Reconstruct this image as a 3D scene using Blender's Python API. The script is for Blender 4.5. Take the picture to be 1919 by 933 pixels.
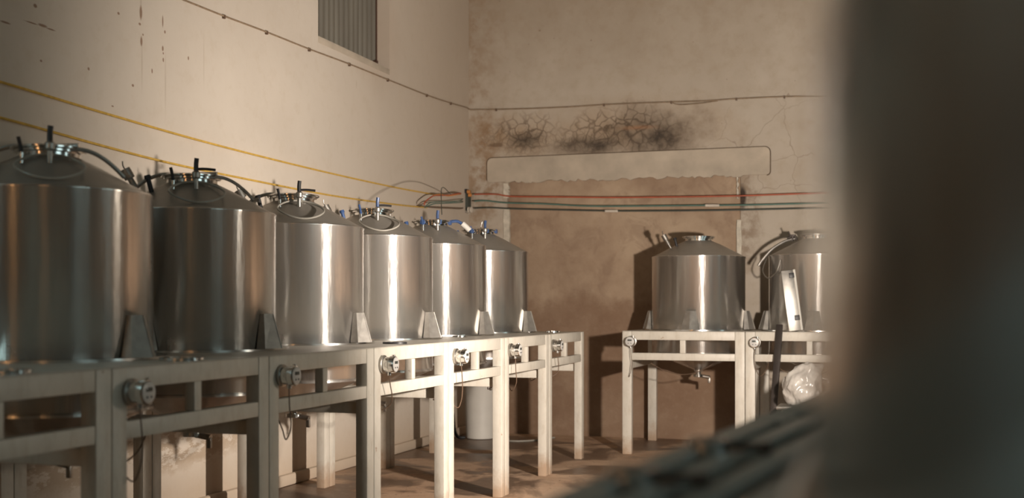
import bpy, bmesh, math, random
from mathutils import Vector, Matrix
random.seed(7)
C = bpy.context.scene
for o in list(bpy.data.objects): bpy.data.objects.remove(o)
PI = math.pi
rad = math.radians

# ------------------------------------------------------------------ camera, light, exposure
EYE = 1.5
YAW = rad(18.01)
FPX = 2230.0
cam_d = bpy.data.cameras.new('camera'); cam = bpy.data.objects.new('camera', cam_d); C.collection.objects.link(cam)
cam.location = (0, 0, EYE); cam.rotation_euler = (PI/2, 0, YAW)
cam_d.sensor_width = 36; cam_d.lens = FPX/1919*36; cam_d.shift_y = 109.5/1919
cam_d.clip_start = .05
cam_d.dof.use_dof = True; cam_d.dof.focus_distance = 8.8; cam_d.dof.aperture_fstop = 1.6
C.camera = cam
C.view_settings.view_transform = 'Standard'; C.view_settings.look = 'None'
C.view_settings.gamma = 1; C.view_settings.use_curve_mapping = False
C.view_settings.exposure = 0.0
w = bpy.data.worlds.new('world'); C.world = w; w.use_nodes = True
w.node_tree.nodes['Background'].inputs[0].default_value = (.35, .45, .5, 1)
w.node_tree.nodes['Background'].inputs[1].default_value = .05
LAMP = Vector((0, 6.4, 1.62))
LAMP_AIM = Vector((-3.4, 11.4, 1.95))
ld = bpy.data.lights.new('work_lamp_light', 'SPOT'); ld.energy = 1300; ld.color = (1, .87, .755)
ld.spot_size = rad(132); ld.spot_blend = .8; ld.shadow_soft_size = .07
lo = bpy.data.objects.new('work_lamp_light', ld); C.collection.objects.link(lo)
lo.location = LAMP
lo.rotation_euler = (LAMP_AIM-LAMP).to_track_quat('-Z', 'Y').to_euler()
WIN_TEAL = 2.3      # daylight seen in the right-hand window panes
WIN_WARM = 9.0      # warm evening light in the narrow rear window panes

# room
XL, YB, XR, YR, ZC = -4.92, 13.45, 7.0, -4.0, 6.2

# ------------------------------------------------------------------ helpers
def pix(px, py, X=None, Y=None, Z=None):
    """point seen at photo pixel (px,py) on the plane X=, Y= or Z="""
    a = (px-959.5)/FPX; b = (576-py)/FPX
    c, s = math.cos(YAW), math.sin(YAW)
    D = Vector((a*c - s, a*s + c, b))
    if X is not None: t = X/D.x
    elif Y is not None: t = Y/D.y
    else: t = (Z-EYE)/D.z
    return Vector((D.x*t, D.y*t, EYE + D.z*t))

def smooth_path(pts, n=6):
    P = [Vector(p) for p in pts]
    if len(P) < 3: return P
    out = []
    for i in range(len(P)-1):
        p0 = P[max(i-1, 0)]; p1 = P[i]; p2 = P[i+1]; p3 = P[min(i+2, len(P)-1)]
        for k in range(n):
            t = k/n
            out.append(.5*((2*p1)+(p2-p0)*t+(2*p0-5*p1+4*p2-p3)*t*t+(3*p1-p0-3*p2+p3)*t**3))
    out.append(P[-1]); return out

class MB:
    def __init__(s): s.v = []; s.f = []; s.m = []
    def add(s, vs, fs, mi=0):
        o = len(s.v); s.v += [Vector(v) for v in vs]; s.f += [[i+o for i in f] for f in fs]; s.m += [mi]*len(fs); return s
    def box(s, a, b, mi=0, bev=0):
        x0, y0, z0 = a; x1, y1, z1 = b
        vs = [(x0,y0,z0),(x1,y0,z0),(x1,y1,z0),(x0,y1,z0),(x0,y0,z1),(x1,y0,z1),(x1,y1,z1),(x0,y1,z1)]
        fs = [(0,3,2,1),(4,5,6,7),(0,1,5,4),(1,2,6,5),(2,3,7,6),(3,0,4,7)]
        if not bev: return s.add(vs, fs, mi)
        bm = bmesh.new(); bv = [bm.verts.new(v) for v in vs]
        for f in fs: bm.faces.new([bv[i] for i in f])
        bmesh.ops.bevel(bm, geom=list(bm.edges), offset=bev, segments=2, affect='EDGES', profile=.5)
        bm.verts.index_update()
        s.add([v.co.copy() for v in bm.verts], [[v.index for v in f.verts] for f in bm.faces], mi); bm.free(); return s
    def lathe(s, prof, seg=48, M=None, mi=0, cap0=True, cap1=True):
        vs = []; fs = []
        for r, z in prof:
            for k in range(seg):
                a = 2*PI*k/seg; p = Vector((r*math.cos(a), r*math.sin(a), z)); vs.append(M @ p if M else p)
        n = len(prof)
        for i in range(n-1):
            for k in range(seg):
                k2 = (k+1) % seg; fs.append((i*seg+k, i*seg+k2, (i+1)*seg+k2, (i+1)*seg+k))
        if cap0: fs.append(tuple(range(seg-1, -1, -1)))
        if cap1: fs.append(tuple((n-1)*seg+k for k in range(seg)))
        return s.add(vs, fs, mi)
    def cyl(s, a, b, r, r2=None, seg=20, mi=0):
        a = Vector(a); b = Vector(b); d = b-a; L = d.length
        M = Matrix.Translation(a) @ d.to_track_quat('Z', 'Y').to_matrix().to_4x4()
        return s.lathe([(r, 0), (r if r2 is None else r2, L)], seg, M, mi)
    def tube(s, pts, r, seg=8, mi=0, closed=False, n=6, smooth=True):
        P = smooth_path(pts, n) if smooth else [Vector(p) for p in pts]
        vs = []; fs = []; up = None; N = len(P)
        for i in range(N):
            if closed: t = (P[(i+1) % N]-P[(i-1) % N])
            else: t = (P[min(i+1, N-1)]-P[max(i-1, 0)])
            t.normalize()
            if up is None:
                up = t.orthogonal().normalized()
            up = (up - t*up.dot(t)).normalized(); sd = t.cross(up)
            for k in range(seg):
                a = 2*PI*k/seg; vs.append(P[i]+(up*math.cos(a)+sd*math.sin(a))*r)
        for i in range(N if closed else N-1):
            j = (i+1) % N
            for k in range(seg):
                k2 = (k+1) % seg; fs.append((i*seg+k, i*seg+k2, j*seg+k2, j*seg+k))
        if not closed:
            fs.append(tuple(range(seg-1, -1, -1))); fs.append(tuple((N-1)*seg+k for k in range(seg)))
        return s.add(vs, fs, mi)
    def prism(s, poly, ax, t0, t1, mi=0):
        """poly of 2D points extruded along axis ax ('x','y','z') from t0 to t1"""
        def P(p, t): return (t, p[0], p[1]) if ax == 'x' else (p[0], t, p[1]) if ax == 'y' else (p[0], p[1], t)
        n = len(poly); vs = [P(p, t0) for p in poly]+[P(p, t1) for p in poly]
        fs = [tuple(range(n-1, -1, -1)), tuple(range(n, 2*n))]+[(i, (i+1) % n, n+(i+1) % n, n+i) for i in range(n)]
        return s.add(vs, fs, mi)
    def build(s, name, mats, parent=None, sharp=35, recalc=True):
        me = bpy.data.meshes.new(name); me.from_pydata([tuple(v) for v in s.v], [], s.f)
        if not isinstance(mats, (list, tuple)): mats = [mats]
        for m in mats: me.materials.append(m)
        me.polygons.foreach_set('material_index', s.m)
        if recalc:
            bm = bmesh.new(); bm.from_mesh(me); bmesh.ops.recalc_face_normals(bm, faces=bm.faces); bm.to_mesh(me); bm.free()
        me.shade_smooth(); me.set_sharp_from_angle(angle=rad(sharp)); me.update()
        o = bpy.data.objects.new(name, me); C.collection.objects.link(o)
        if parent: o.parent = parent
        return o

def thing(name, label, cat, loc=(0,0,0), rotz=0, group=None):
    o = bpy.data.objects.new(name, None); C.collection.objects.link(o); o.empty_display_size = .1
    o.location = loc; o.rotation_euler = (0, 0, rotz); o['label'] = label; o['category'] = cat
    if group: o['group'] = group
    return o
def tag(o, label, cat, group=None):
    o['label'] = label; o['category'] = cat
    if group: o['group'] = group
    return o
def struct(o): o['kind'] = 'structure'; return o
def copy_tree(o, parent=None):
    c = o.copy(); C.collection.objects.link(c); c.parent = parent
    for ch in list(o.children): copy_tree(ch, c)
    return c

# ------------------------------------------------------------------ materials
class NT:
    def __init__(s, name):
        s.mat = bpy.data.materials.new(name); s.mat.use_nodes = True; s.t = s.mat.node_tree
        s.b = s.t.nodes['Principled BSDF']; s._c = None
    def n(s, typ, **kw):
        x = s.t.nodes.new(typ)
        for k, v in kw.items(): setattr(x, k, v)
        return x
    def link(s, a, b): s.t.links.new(a, b)
    def setin(s, sock, v):
        if hasattr(v, 'is_output') or isinstance(v, bpy.types.NodeSocket): s.link(v, sock)
        else: sock.default_value = v
    @property
    def co(s):
        if s._c is None: s._c = s.n('ShaderNodeTexCoord').outputs['Object']
        return s._c
    def sep(s):
        x = s.n('ShaderNodeSeparateXYZ'); s.link(s.co, x.inputs[0]); return x.outputs
    def m(s, op, a, b=0.0, c=0.0, clamp=False):
        x = s.n('ShaderNodeMath', operation=op, use_clamp=clamp)
        for i, v in enumerate((a, b, c)): s.setin(x.inputs[i], v)
        return x.outputs[0]
    def scaled(s, sc, off=(0,0,0)):
        x = s.n('ShaderNodeMapping'); s.link(s.co, x.inputs[0]); x.inputs['Scale'].default_value = sc; x.inputs['Location'].default_value = off; return x.outputs[0]
    def noise(s, scale, detail=4, rough=.55, vec=None, dist=0):
        x = s.n('ShaderNodeTexNoise'); s.link(vec or s.co, x.inputs['Vector']); x.inputs['Scale'].default_value = scale
        x.inputs['Detail'].default_value = detail; x.inputs['Roughness'].default_value = rough; x.inputs['Distortion'].default_value = dist
        return x.outputs['Fac']
    def edge(s, scale, vec=None):
        x = s.n('ShaderNodeTexVoronoi', feature='DISTANCE_TO_EDGE'); s.link(vec or s.co, x.inputs['Vector']); x.inputs['Scale'].default_value = scale; return x.outputs['Distance']
    def ramp(s, f, lo, hi, a=0.0, b=1.0):
        x = s.n('ShaderNodeMapRange'); s.setin(x.inputs[0], f)
        for i, v in enumerate((lo, hi, a, b)): x.inputs[i+1].default_value = v
        x.clamp = True; return x.outputs[0]
    def mix(s, f, a, b):
        x = s.n('ShaderNodeMix', data_type='RGBA'); s.setin(x.inputs[0], f)
        for i, v in ((6, a), (7, b)):
            if isinstance(v, (tuple, list)): v = (*v[:3], 1)
            s.setin(x.inputs[i], v)
        return x.outputs[2]
    def bump(s, h, strength=.3, dist=.01, prev=None):
        x = s.n('ShaderNodeBump'); s.setin(x.inputs['Height'], h); x.inputs['Strength'].default_value = strength; x.inputs['Distance'].default_value = dist
        s.link(x.outputs[0], s.b.inputs['Normal']); return x
    def out(s, col=None, rough=None, metal=None, **kw):
        if col is not None:
            if isinstance(col, (tuple, list)): col = (*col[:3], 1)
            s.setin(s.b.inputs['Base Color'], col)
        if rough is not None: s.setin(s.b.inputs['Roughness'], rough)
        if metal is not None: s.setin(s.b.inputs['Metallic'], metal)
        for k, v in kw.items(): s.setin(s.b.inputs[k], v)
        return s.mat
    def blob(s, u, v, cu, cv, ru, rv, soft=.6, wob=None, wamt=.5):
        """soft elliptical patch on the two coordinates u,v"""
        a = s.m('DIVIDE', s.m('SUBTRACT', u, cu), ru); b = s.m('DIVIDE', s.m('SUBTRACT', v, cv), rv)
        d = s.m('SQRT', s.m('ADD', s.m('MULTIPLY', a, a), s.m('MULTIPLY', b, b)))
        if wob is not None: d = s.m('ADD', d, s.m('MULTIPLY', s.m('SUBTRACT', wob, .5), wamt))
        return s.ramp(d, 1-soft, 1, 1, 0)

def simple(name, col, rough=.5, metal=0, var=.15, scale=8, bump=0, **kw):
    t = NT(name); n = t.noise(scale, 5)
    dark = tuple(c*(1-var) for c in col); lite = tuple(min(1, c*(1+var)) for c in col)
    c = t.mix(t.ramp(n, .3, .7), dark, lite)
    if bump: t.bump(n, bump, .01)
    return t.out(c, t.ramp(n, .3, .7, rough*.9, min(1, rough*1.1)), metal, **kw)

def mat_wall_left():
    t = NT('plaster_left'); S = t.sep(); y, z = S[1], S[2]
    big = t.noise(.7, 5, .6); fine = t.noise(9, 6, .65)
    c = t.mix(t.ramp(big, .3, .7), (.56, .495, .42), (.64, .575, .495))
    c = t.mix(t.m('MULTIPLY', t.ramp(fine, .52, .75), .25), c, (.48, .39, .28))
    # brown weathering towards the corner and the top of the wall
    age = t.m('MULTIPLY', t.ramp(t.m('ADD', y, t.m('MULTIPLY', big, 3)), 11.2, 14.2), t.ramp(t.m('ADD', z, big), 2.0, 4.0))
    c = t.mix(t.m('MULTIPLY', age, .4), c, (.44, .33, .23))
    # damp peeling band low on the wall
    pn = t.noise(5.5, 6, .7, vec=t.scaled((1, .55, 1.5)))
    band = t.m('MULTIPLY', t.ramp(pn, .47, .51), t.blob(y, z, 6.9, .50, 2.0, .20, .4, fine, .6))
    c = t.mix(t.m('MULTIPLY', band, .6), c, (.33, .23, .14))
    low = t.ramp(t.m('ADD', z, t.m('MULTIPLY', fine, .3)), .25, .6, .5, 0)
    c = t.mix(low, c, (.42, .30, .19))
    # rust runs and specks
    marks = None
    for px, py, ry, rz in ((264, 25, .018, .06), (265, 77, .016, .045), (262, 45, .018, .012), (305, 40, .010, .05), (309, 60, .012, .014), (305, 91, .013, .022),
                           (306, 112, .010, .018), (306, 100, .009, .01), (285, 133, .010, .022), (166, 129, .014, .014), (77, 114, .014, .01), (66, 11, .02, .014),
                           (80, 48, .05, .012), (60, 43, .07, .006), (95, 55, .05, .006), (353, 109, .01, .016), (222, 25, .016, .012), (268, 65, .01, .01), (10, 42, .05, .008), (249, 160, .016, .012), (211, 199, .016, .006)):
        p = pix(px, py, X=XL); b = t.blob(y, z, p.y, p.z, ry, rz, .45, fine, 1.0)
        marks = b if marks is None else t.m('MAXIMUM', marks, b)
    c = t.mix(t.m('MULTIPLY', marks, .8), c, (.20, .10, .05))
    run = None
    for px, py, ry, rz in ((310, 160, .012, .28), (266, 120, .012, .25), (264, 5, .014, .12), (382, 110, .008, .25), (668, 158, .01, .05)):
        p = pix(px, py, X=XL); b = t.blob(y, z, p.y, p.z, ry, rz, .9, fine, .8); run = b if run is None else t.m('MAXIMUM', run, b)
    c = t.mix(t.m('MULTIPLY', run, .35), c, (.30, .22, .14))
    # stains bleeding from the shutter sill
    p = pix(700, 120, X=XL); c = t.mix(t.m('MULTIPLY', t.blob(y, z, p.y, p.z+.35, .75, .7, .8, big, .6), .3), c, (.36, .22, .13))
    t.bump(t.m('ADD', t.m('MULTIPLY', fine, .5), big), .35, .012)
    return t.out(c, .85)

def mat_wall_back():
    t = NT('plaster_back'); S = t.sep(); x, z = S[0], S[2]
    big = t.noise(.8, 5, .6); fine = t.noise(7, 6, .65); mid = t.noise(2.6, 5, .65)
    c = t.mix(t.ramp(big, .3, .7), (.43, .37, .30), (.53, .47, .395))
    c = t.mix(t.m('MULTIPLY', t.ramp(fine, .48, .72), .35), c, (.36, .28, .19))
    # brown weathering near the ceiling and the corner
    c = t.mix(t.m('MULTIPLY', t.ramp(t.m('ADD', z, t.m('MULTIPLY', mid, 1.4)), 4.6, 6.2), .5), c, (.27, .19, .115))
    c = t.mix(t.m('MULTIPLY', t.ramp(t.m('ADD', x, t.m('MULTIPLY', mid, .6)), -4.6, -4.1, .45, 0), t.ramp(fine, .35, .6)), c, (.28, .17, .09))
    # ochre weathering around the lintel
    def B(px, py, rw, rh, soft, wob, wa):
        p = pix(px, py, Y=YB); return t.blob(x, z, p.x, p.z, rw, rh, soft, wob, wa)
    halo = t.m('MAXIMUM', B(1170, 250, 1.5, .48, .8, mid, 1.0), B(975, 258, .75, .36, .8, mid, 1.2))
    c = t.mix(t.m('MULTIPLY', halo, .6), c, (.34, .22, .12))
    warp = t.n('ShaderNodeVectorMath', operation='ADD'); t.link(t.co, warp.inputs[0])
    wn = t.n('ShaderNodeTexNoise'); t.link(t.co, wn.inputs['Vector']); wn.inputs['Scale'].default_value = 7
    sc = t.n('ShaderNodeVectorMath', operation='SCALE'); t.link(wn.outputs['Color'], sc.inputs[0]); sc.inputs['Scale'].default_value = .13
    t.link(sc.outputs[0], warp.inputs[1])
    cr = t.ramp(t.edge(8.5, warp.outputs[0]), .0, .11, 1, 0)
    cr2 = t.ramp(t.edge(15, warp.outputs[0]), .0, .09, 1, 0)
    crk = t.m('MULTIPLY', cr, t.m('MAXIMUM', B(1160, 245, 1.0, .33, .6, mid, 1.3), B(985, 250, .5, .28, .6, mid, 1.2)))
    crk2 = t.m('MULTIPLY', cr2, t.m('MAXIMUM', B(975, 262, .6, .25, .6, mid, 1.4), B(1110, 262, .7, .2, .6, mid, 1.4)))
    c = t.mix(t.m('MULTIPLY', t.m('MAXIMUM', crk, t.m('MULTIPLY', crk2, .6)), .8), c, (.10, .065, .04))
    soot = t.m('MAXIMUM', B(1225, 254, .78, .42, .95, mid, 1.3), t.m('MAXIMUM', B(1120, 272, .7, .17, .9, mid, 1.2), B(985, 262, .3, .13, .9, fine, 1.8)))
    c = t.mix(t.m('MULTIPLY', t.m('MULTIPLY', soot, t.ramp(fine, .3, .62, .5, 1)), .98), c, (.055, .042, .032))
    c = t.mix(t.m('MULTIPLY', B(1195, 239, .28, .035, .9, mid, .8), .5), c, (.40, .19, .09))
    c = t.mix(t.m('MULTIPLY', t.m('MULTIPLY', B(915, 320, .30, .75, .7, mid, 1.4), t.ramp(fine, .40, .6)), .65), c, (.27, .16, .08))
    c = t.mix(t.m('MULTIPLY', t.m('MULTIPLY', B(1395, 400, .22, .9, .7, mid, 1.2), t.ramp(fine, .38, .58)), .65), c, (.20, .13, .08))
    c = t.mix(B(1391, 368, .055, .17, .5, fine, .8), c, (.05, .035, .025))
    c = t.mix(t.m('MULTIPLY', B(930, 272, .12, .035, .4, fine, 2.2), .7), c, (.15, .09, .05))
    # long cracks right of the lintel and scattered marks
    thin = t.ramp(t.edge(2.1, warp.outputs[0]), 0, .012, 1, 0)
    c = t.mix(t.m('MULTIPLY', t.m('MULTIPLY', thin, B(1440, 300, 1.0, .9, .6, mid, .6)), .5), c, (.17, .11, .07))
    sp = t.ramp(t.noise(16, 2, .5), .74, .78)
    c = t.mix(t.m('MULTIPLY', sp, .5), c, (.2, .13, .08))
    t.bump(t.m('ADD', t.m('MULTIPLY', fine, .6), t.m('SUBTRACT', big, t.m('MULTIPLY', t.m('MAXIMUM', crk, crk2), .4))), .5, .014)
    return t.out(c, .88)

def mat_cement():
    t = NT('brown_cement_render'); S = t.sep(); x, z = S[0], S[2]
    big = t.noise(1.3, 6, .62); fine = t.noise(14, 5, .6)
    c = t.mix(t.ramp(big, .32, .66), (.27, .18, .12), (.45, .34, .24))
    c = t.mix(t.m('MULTIPLY', t.ramp(t.noise(3.1, 6, .7, dist=.8), .50, .62), .45), c, (.24, .16, .11))
    damp = t.ramp(t.m('ADD', z, t.m('MULTIPLY', big, 1.1)), 2.05, 2.25, 1, 0)
    c = t.mix(t.m('MULTIPLY', damp, t.ramp(t.noise(2.2, 5), .3, .6, .45, .85)), c, (.22, .135, .085))
    c = t.mix(t.m('MULTIPLY', t.ramp(fine, .5, .75), .2), c, (.42, .33, .24))
    t.bump(t.m('ADD', fine, big), .4, .012)
    return t.out(c, .9)

def mat_floor():
    t = NT('dusty_concrete'); n = t.noise(1.1, 6, .65); f = t.noise(12, 5, .6)
    c = t.mix(t.ramp(n, .3, .7), (.38, .24, .15), (.60, .43, .30))
    wet = t.ramp(t.noise(.95, 5, .6, vec=t.scaled((1, 1, 1), (3.3, 1.7, 0)), dist=.6), .45, .53)
    c = t.mix(t.m('MULTIPLY', wet, .8), c, (.085, .05, .032))
    sp = t.ramp(t.noise(26, 2, .5), .68, .71)
    c = t.mix(t.m('MULTIPLY', sp, .8), c, (.07, .04, .03))
    c = t.mix(t.m('MULTIPLY', t.ramp(f, .55, .75), .3), c, (.50, .38, .28))
    t.bump(t.m('ADD', n, t.m('MULTIPLY', f, .4)), .4, .015)
    return t.out(c, t.ramp(wet, 0, 1, .8, .42))

def mat_paint(name='white_painted_steel', base=(.66, .625, .55), rust=.6):
    t = NT(name); S = t.sep(); z = S[2]
    info = t.n('ShaderNodeObjectInfo'); off = t.n('ShaderNodeVectorMath', operation='ADD'); t.link(t.co, off.inputs[0])
    cm = t.n('ShaderNodeCombineXYZ'); r = t.m('MULTIPLY', info.outputs['Random'], 40); t.link(r, cm.inputs[0]); t.link(r, cm.inputs[1]); t.link(cm.outputs[0], off.inputs[1])
    mp = t.n('ShaderNodeMapping'); t.link(off.outputs[0], mp.inputs[0]); mp.inputs['Scale'].default_value = (1, 1, .28)
    n = t.noise(6, 5, .65, vec=off.outputs[0]); st = t.noise(22, 5, .7, vec=mp.outputs[0])
    c = t.mix(t.ramp(n, .3, .7), tuple(b*.87 for b in base), base)
    c = t.mix(t.m('MULTIPLY', t.ramp(st, .5, .75), .45), c, (.40, .33, .24))
    foot = t.ramp(t.m('ADD', z, t.m('MULTIPLY', n, .35)), .22, .40, 1, 0)
    c = t.mix(t.m('MULTIPLY', foot, rust), c, (.36, .19, .08))
    ch = t.ramp(t.noise(9, 4, .6, vec=off.outputs[0]), .70, .73)
    c = t.mix(t.m('MULTIPLY', ch, rust), c, (.25, .12, .05))
    t.bump(t.m('ADD', n, t.m('MULTIPLY', st, .3)), .15, .006)
    return t.out(c, .45)

def mat_steel(name, base=(.60, .58, .55), r0=.2, r1=.34, aniso=.75, dust=.0, streak=.25, soft=0):
    t = NT(name); mp = t.scaled((1, 1, .10)); st = t.noise(13, 5, .6, vec=mp); n = t.noise(2.5, 4, .55)
    info = t.n('ShaderNodeObjectInfo')
    col = t.mix(t.m('MULTIPLY', t.ramp(st, .45, .75), streak), base, tuple(b*.62 for b in base))
    if dust:
        col = t.mix(t.m('MULTIPLY', t.ramp(n, .2, .8, .7, 1), dust), col, (.27, .235, .19))
    t.bump(t.m('ADD', t.m('MULTIPLY', st, .8), n), .28 if not dust else .1, .01)
    tg = t.n('ShaderNodeTangent', direction_type='RADIAL', axis='Z'); t.link(tg.outputs[0], t.b.inputs['Tangent'])
    t.out(col, t.ramp(t.m('ADD', t.m('MULTIPLY', st, .5), t.m('MULTIPLY', n, .5)), .35, .65, r0, r1), 1.0-dust*.75, **{'Anisotropic': aniso, 'Anisotropic Rotation': .25})
    if soft:        # brushed steel: a second, much rougher lobe under the sharp one
        p2 = t.n('ShaderNodeBsdfPrincipled'); t.link(col, p2.inputs['Base Color']); p2.inputs['Metallic'].default_value = .9; p2.inputs['Roughness'].default_value = .52
        mx = t.n('ShaderNodeMixShader'); mx.inputs[0].default_value = soft
        t.link(t.b.outputs[0], mx.inputs[1]); t.link(p2.outputs[0], mx.inputs[2])
        t.link(mx.outputs[0], t.t.nodes['Material Output'].inputs['Surface'])
    return t.mat

def emit(name, col, s):
    t = NT(name); return t.out((.02, .02, .02), .5, 0, **{'Emission Color': (*col, 1), 'Emission Strength': s})

M = dict(
    wl=mat_wall_left(), wb=mat_wall_back(), cem=mat_cement(), floor=mat_floor(),
    ceil=simple('ceiling_plaster', (.27, .26, .23), .9, scale=2),
    far=simple('side_plaster', (.20, .20, .18), .9, scale=1.5),
    lintel=simple('lintel_plaster', (.47, .405, .325), .88, var=.17, scale=3.2, bump=.3),
    shadow_grime=simple('shadow_grime_line', (.13, .09, .06), .9),
    paint=mat_paint(), steel=mat_steel('tank_steel', (.68, .66, .63), .20, .28, .98, streak=.35, soft=.19),
    cone=mat_steel('dusty_tank_steel', (.46, .44, .41), .38, .5, .5, dust=.45, streak=.1),
    chrome=simple('polished_steel', (.70, .69, .67), .16, 1, .05, 20),
    dull=simple('dull_steel', (.42, .40, .37), .42, 1, .15, 12, bump=.1),
    lug=simple('lug_steel', (.36, .34, .31), .34, .6, .18, 14, bump=.12),
    black=simple('black_rubber', (.02, .02, .022), .45, 0, .2),
    bluep=simple('blue_plastic', (.045, .09, .22), .4, 0, .15),
    hose=simple('milky_hose', (.42, .40, .35), .35, 0, .1, **{'Transmission Weight': .15}),
    face=simple('gauge_face', (.55, .54, .52), .35, 0, .05),
    lcd=simple('gauge_display', (.09, .10, .09), .2),
    digit=simple('gauge_digit', (.015, .015, .015), .4),
    wire=simple('brown_wire', (.14, .09, .06), .5),
    yellow=simple('yellow_cord', (.60, .38, .08), .6, 0, .2, 30),
    cable=simple('grey_cable', (.26, .19, .125), .7, 0, .25, 20),
    red=simple('red_cable', (.42, .10, .05), .55), green=simple('green_cable', (.08, .17, .14), .55),
    dark=simple('dark_green_cable', (.05, .06, .05), .55), orange=simple('orange_rope', (.62, .26, .07), .7),
    porc=simple('porcelain', (.66, .60, .52), .3), shutter=None, brick=simple('red_brick', (.30, .11, .06), .9, scale=25, bump=.5),
    plastic=simple('white_plastic', (.68, .66, .61), .4, 0, .06, 4), frame=simple('brown_window_frame', (.07, .035, .022), .6),
    bag=simple('white_plastic_film', (.42, .40, .37), .25, 0, .25, 9), jamb=simple('chipped_white_plaster', (.60, .55, .46), .85, 0, .2, 14, bump=.4),
    steelbar=simple('dark_iron', (.06, .05, .045), .5, .6), redpl=simple('red_plastic', (.45, .05, .03), .4),
    teal=emit('daylight_pane', (.60, .80, .80), WIN_TEAL), warm=emit('evening_pane', (1, .50, .20), WIN_WARM),
    lampface=emit('lamp_dome', (1, .86, .70), 450.0), winframe=simple('painted_window_frame', (.22, .22, .2), .5),
)
M['paint_shade'] = mat_paint('shaded_stand_paint', (.27, .28, .25), .4)  # darker copy of the stand paint, near-row shade put into its colour
M['plate'] = mat_paint('painted_top_plate', (.52, .49, .43), .3)
def mat_shutter():
    t = NT('grey_corrugated_sheet'); n = t.noise(3, 5, .6, vec=t.scaled((1, 1, .2)))
    c = t.mix(t.ramp(n, .3, .7), (.165, .15, .125), (.22, .205, .17)); return t.out(c, .55, .3)
M['shutter'] = mat_shutter()

# ------------------------------------------------------------------ the room
struct(MB().box((XL-.4, YR-.3, -.2), (XR+.3, YB+.4, 0)).build('floor', M['floor']))
struct(MB().box((XL-.4, YR-.3, ZC), (XR+.3, YB+.4, ZC+.2)).build('ceiling', M['ceil']))
# left wall with the high window opening
wy0, wy1 = pix(596, 70, X=XL).y, pix(730, 127, X=XL).y; wz0, wz1 = 3.92, 5.35
wl = MB(); T = .35
wl.box((XL-T, YR, 0), (XL, wy0, ZC)).box((XL-T, wy1, 0), (XL, YB+.3, ZC)).box((XL-T, wy0, 0), (XL, wy1, wz0)).box((XL-T, wy0, wz1), (XL, wy1, ZC))
struct(wl.build('wall_left', M['wl']))
# shutter: corrugated sheet in a thin dark frame
win = struct(bpy.data.objects.new('window_1', None)); C.collection.objects.link(win); win.location = (XL-.16, (wy0+wy1)/2, wz0)
hw = (wy1-wy0)/2; hz = wz1-wz0; pr = []; nn = 150
for i in range(nn+1):
    yy = -hw+.01+(2*hw-.02)*i/nn; ph = (yy/.105) % 1
    pr.append((min(.014, max(-.014, .03*math.sin(2*PI*ph))*.55), yy))
poly = pr+[(a-.004, b) for a, b in reversed(pr)]
MB().prism([(a, b) for a, b in poly], 'z', .012, hz-.01).build('shutter_panel', M['shutter'], win, recalc=True)
fr = MB().box((-.03, -hw, 0), (.018, -hw+.02, hz)).box((-.03, hw-.02, 0), (.024, hw, hz)).box((-.03, -hw, 0), (.022, hw, .02)).box((-.03, -hw, hz-.03), (.02, hw, hz))
fr.box((.0, hw-.05, .01), (.04, hw-.015, .09))
fr.build('window_frame', M['frame'], win)
sill = MB().box((.0, -hw-.0, -.06), (.163, hw+.0, -.002), bev=.002).build('window_sill', M['lintel'], win)
# back wall: plaster round the bricked-up gateway, brown cement infill set back 4 cm
gx0, gx1 = pix(950, 600, Y=YB).x, pix(1388, 600, Y=YB).x; gz = pix(1150, 333, Y=YB).z
wb = MB()
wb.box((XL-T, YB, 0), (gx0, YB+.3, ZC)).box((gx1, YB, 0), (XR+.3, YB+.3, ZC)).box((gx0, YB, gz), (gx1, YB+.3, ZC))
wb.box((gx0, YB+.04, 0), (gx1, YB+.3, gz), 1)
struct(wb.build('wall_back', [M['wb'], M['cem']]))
# right wall with two daylight windows, rear wall with narrow windows
struct(MB().box((XR, YR, 0), (XR+.3, YB, ZC)).build('wall_right', M['far']))
struct(MB().box((XL-T, YR-.3, 0), (XR+.3, YR, ZC)).build('wall_rear', M['far']))
def room_window(name, pos, w_, h_, ax, mat, nm, nt):
    e = struct(bpy.data.objects.new(name, None)); C.collection.objects.link(e); e.location = pos; e.rotation_euler = (0, 0, ax)
    MB().box((-w_/2, -.02, 0), (w_/2, -.012, h_)).build('pane', mat, e)
    f = MB(); b = .05
    f.box((-w_/2-b, -.06, -b), (-w_/2+.01, -.002, h_+b)).box((w_/2-.01, -.06, -b), (w_/2+b, -.002, h_+b)).box((-w_/2, -.06, -b), (w_/2, -.002, .01)).box((-w_/2, -.06, h_-.01), (w_/2, -.002, h_+b))
    for i in range(1, nm): f.box((-w_/2+w_*i/nm-.015, -.05, 0), (-w_/2+w_*i/nm+.015, -.01, h_))
    for i in range(1, nt): f.box((-w_/2, -.05, h_*i/nt-.015), (w_/2, -.01, h_*i/nt+.015))
    f.build('window_frame', M['winframe'], e)
room_window('window_2', (XR, 7.2, .9), 1.3, 3.4, -PI/2, M['teal'], 2, 4)
room_window('window_3', (XR, 1.2, 2.2), 3.2, 2.8, -PI/2, M['teal'], 3, 3)
room_window('added_window', (XL, 1.35, 2.9), 1.7, 2.0, PI/2, emit('added_glow_pane', (.55, .82, .85), 5.0), 2, 2)  # added, unseen glowing window that puts a teal glow on the foreground tank
room_window('window_4', (-3.4, YR, .9), .3, 2.6, PI, M['warm'], 1, 3)
room_window('window_5', (2.0, YR, .9), .25, 2.4, PI, M['warm'], 1, 3)
# low cement plinth along the left wall
pl = MB(); pl.box((XL, 2.0, 0), (XL+.05, YB, .10), bev=.02); struct(pl.build('baseboard_left', M['wl']))
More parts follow.
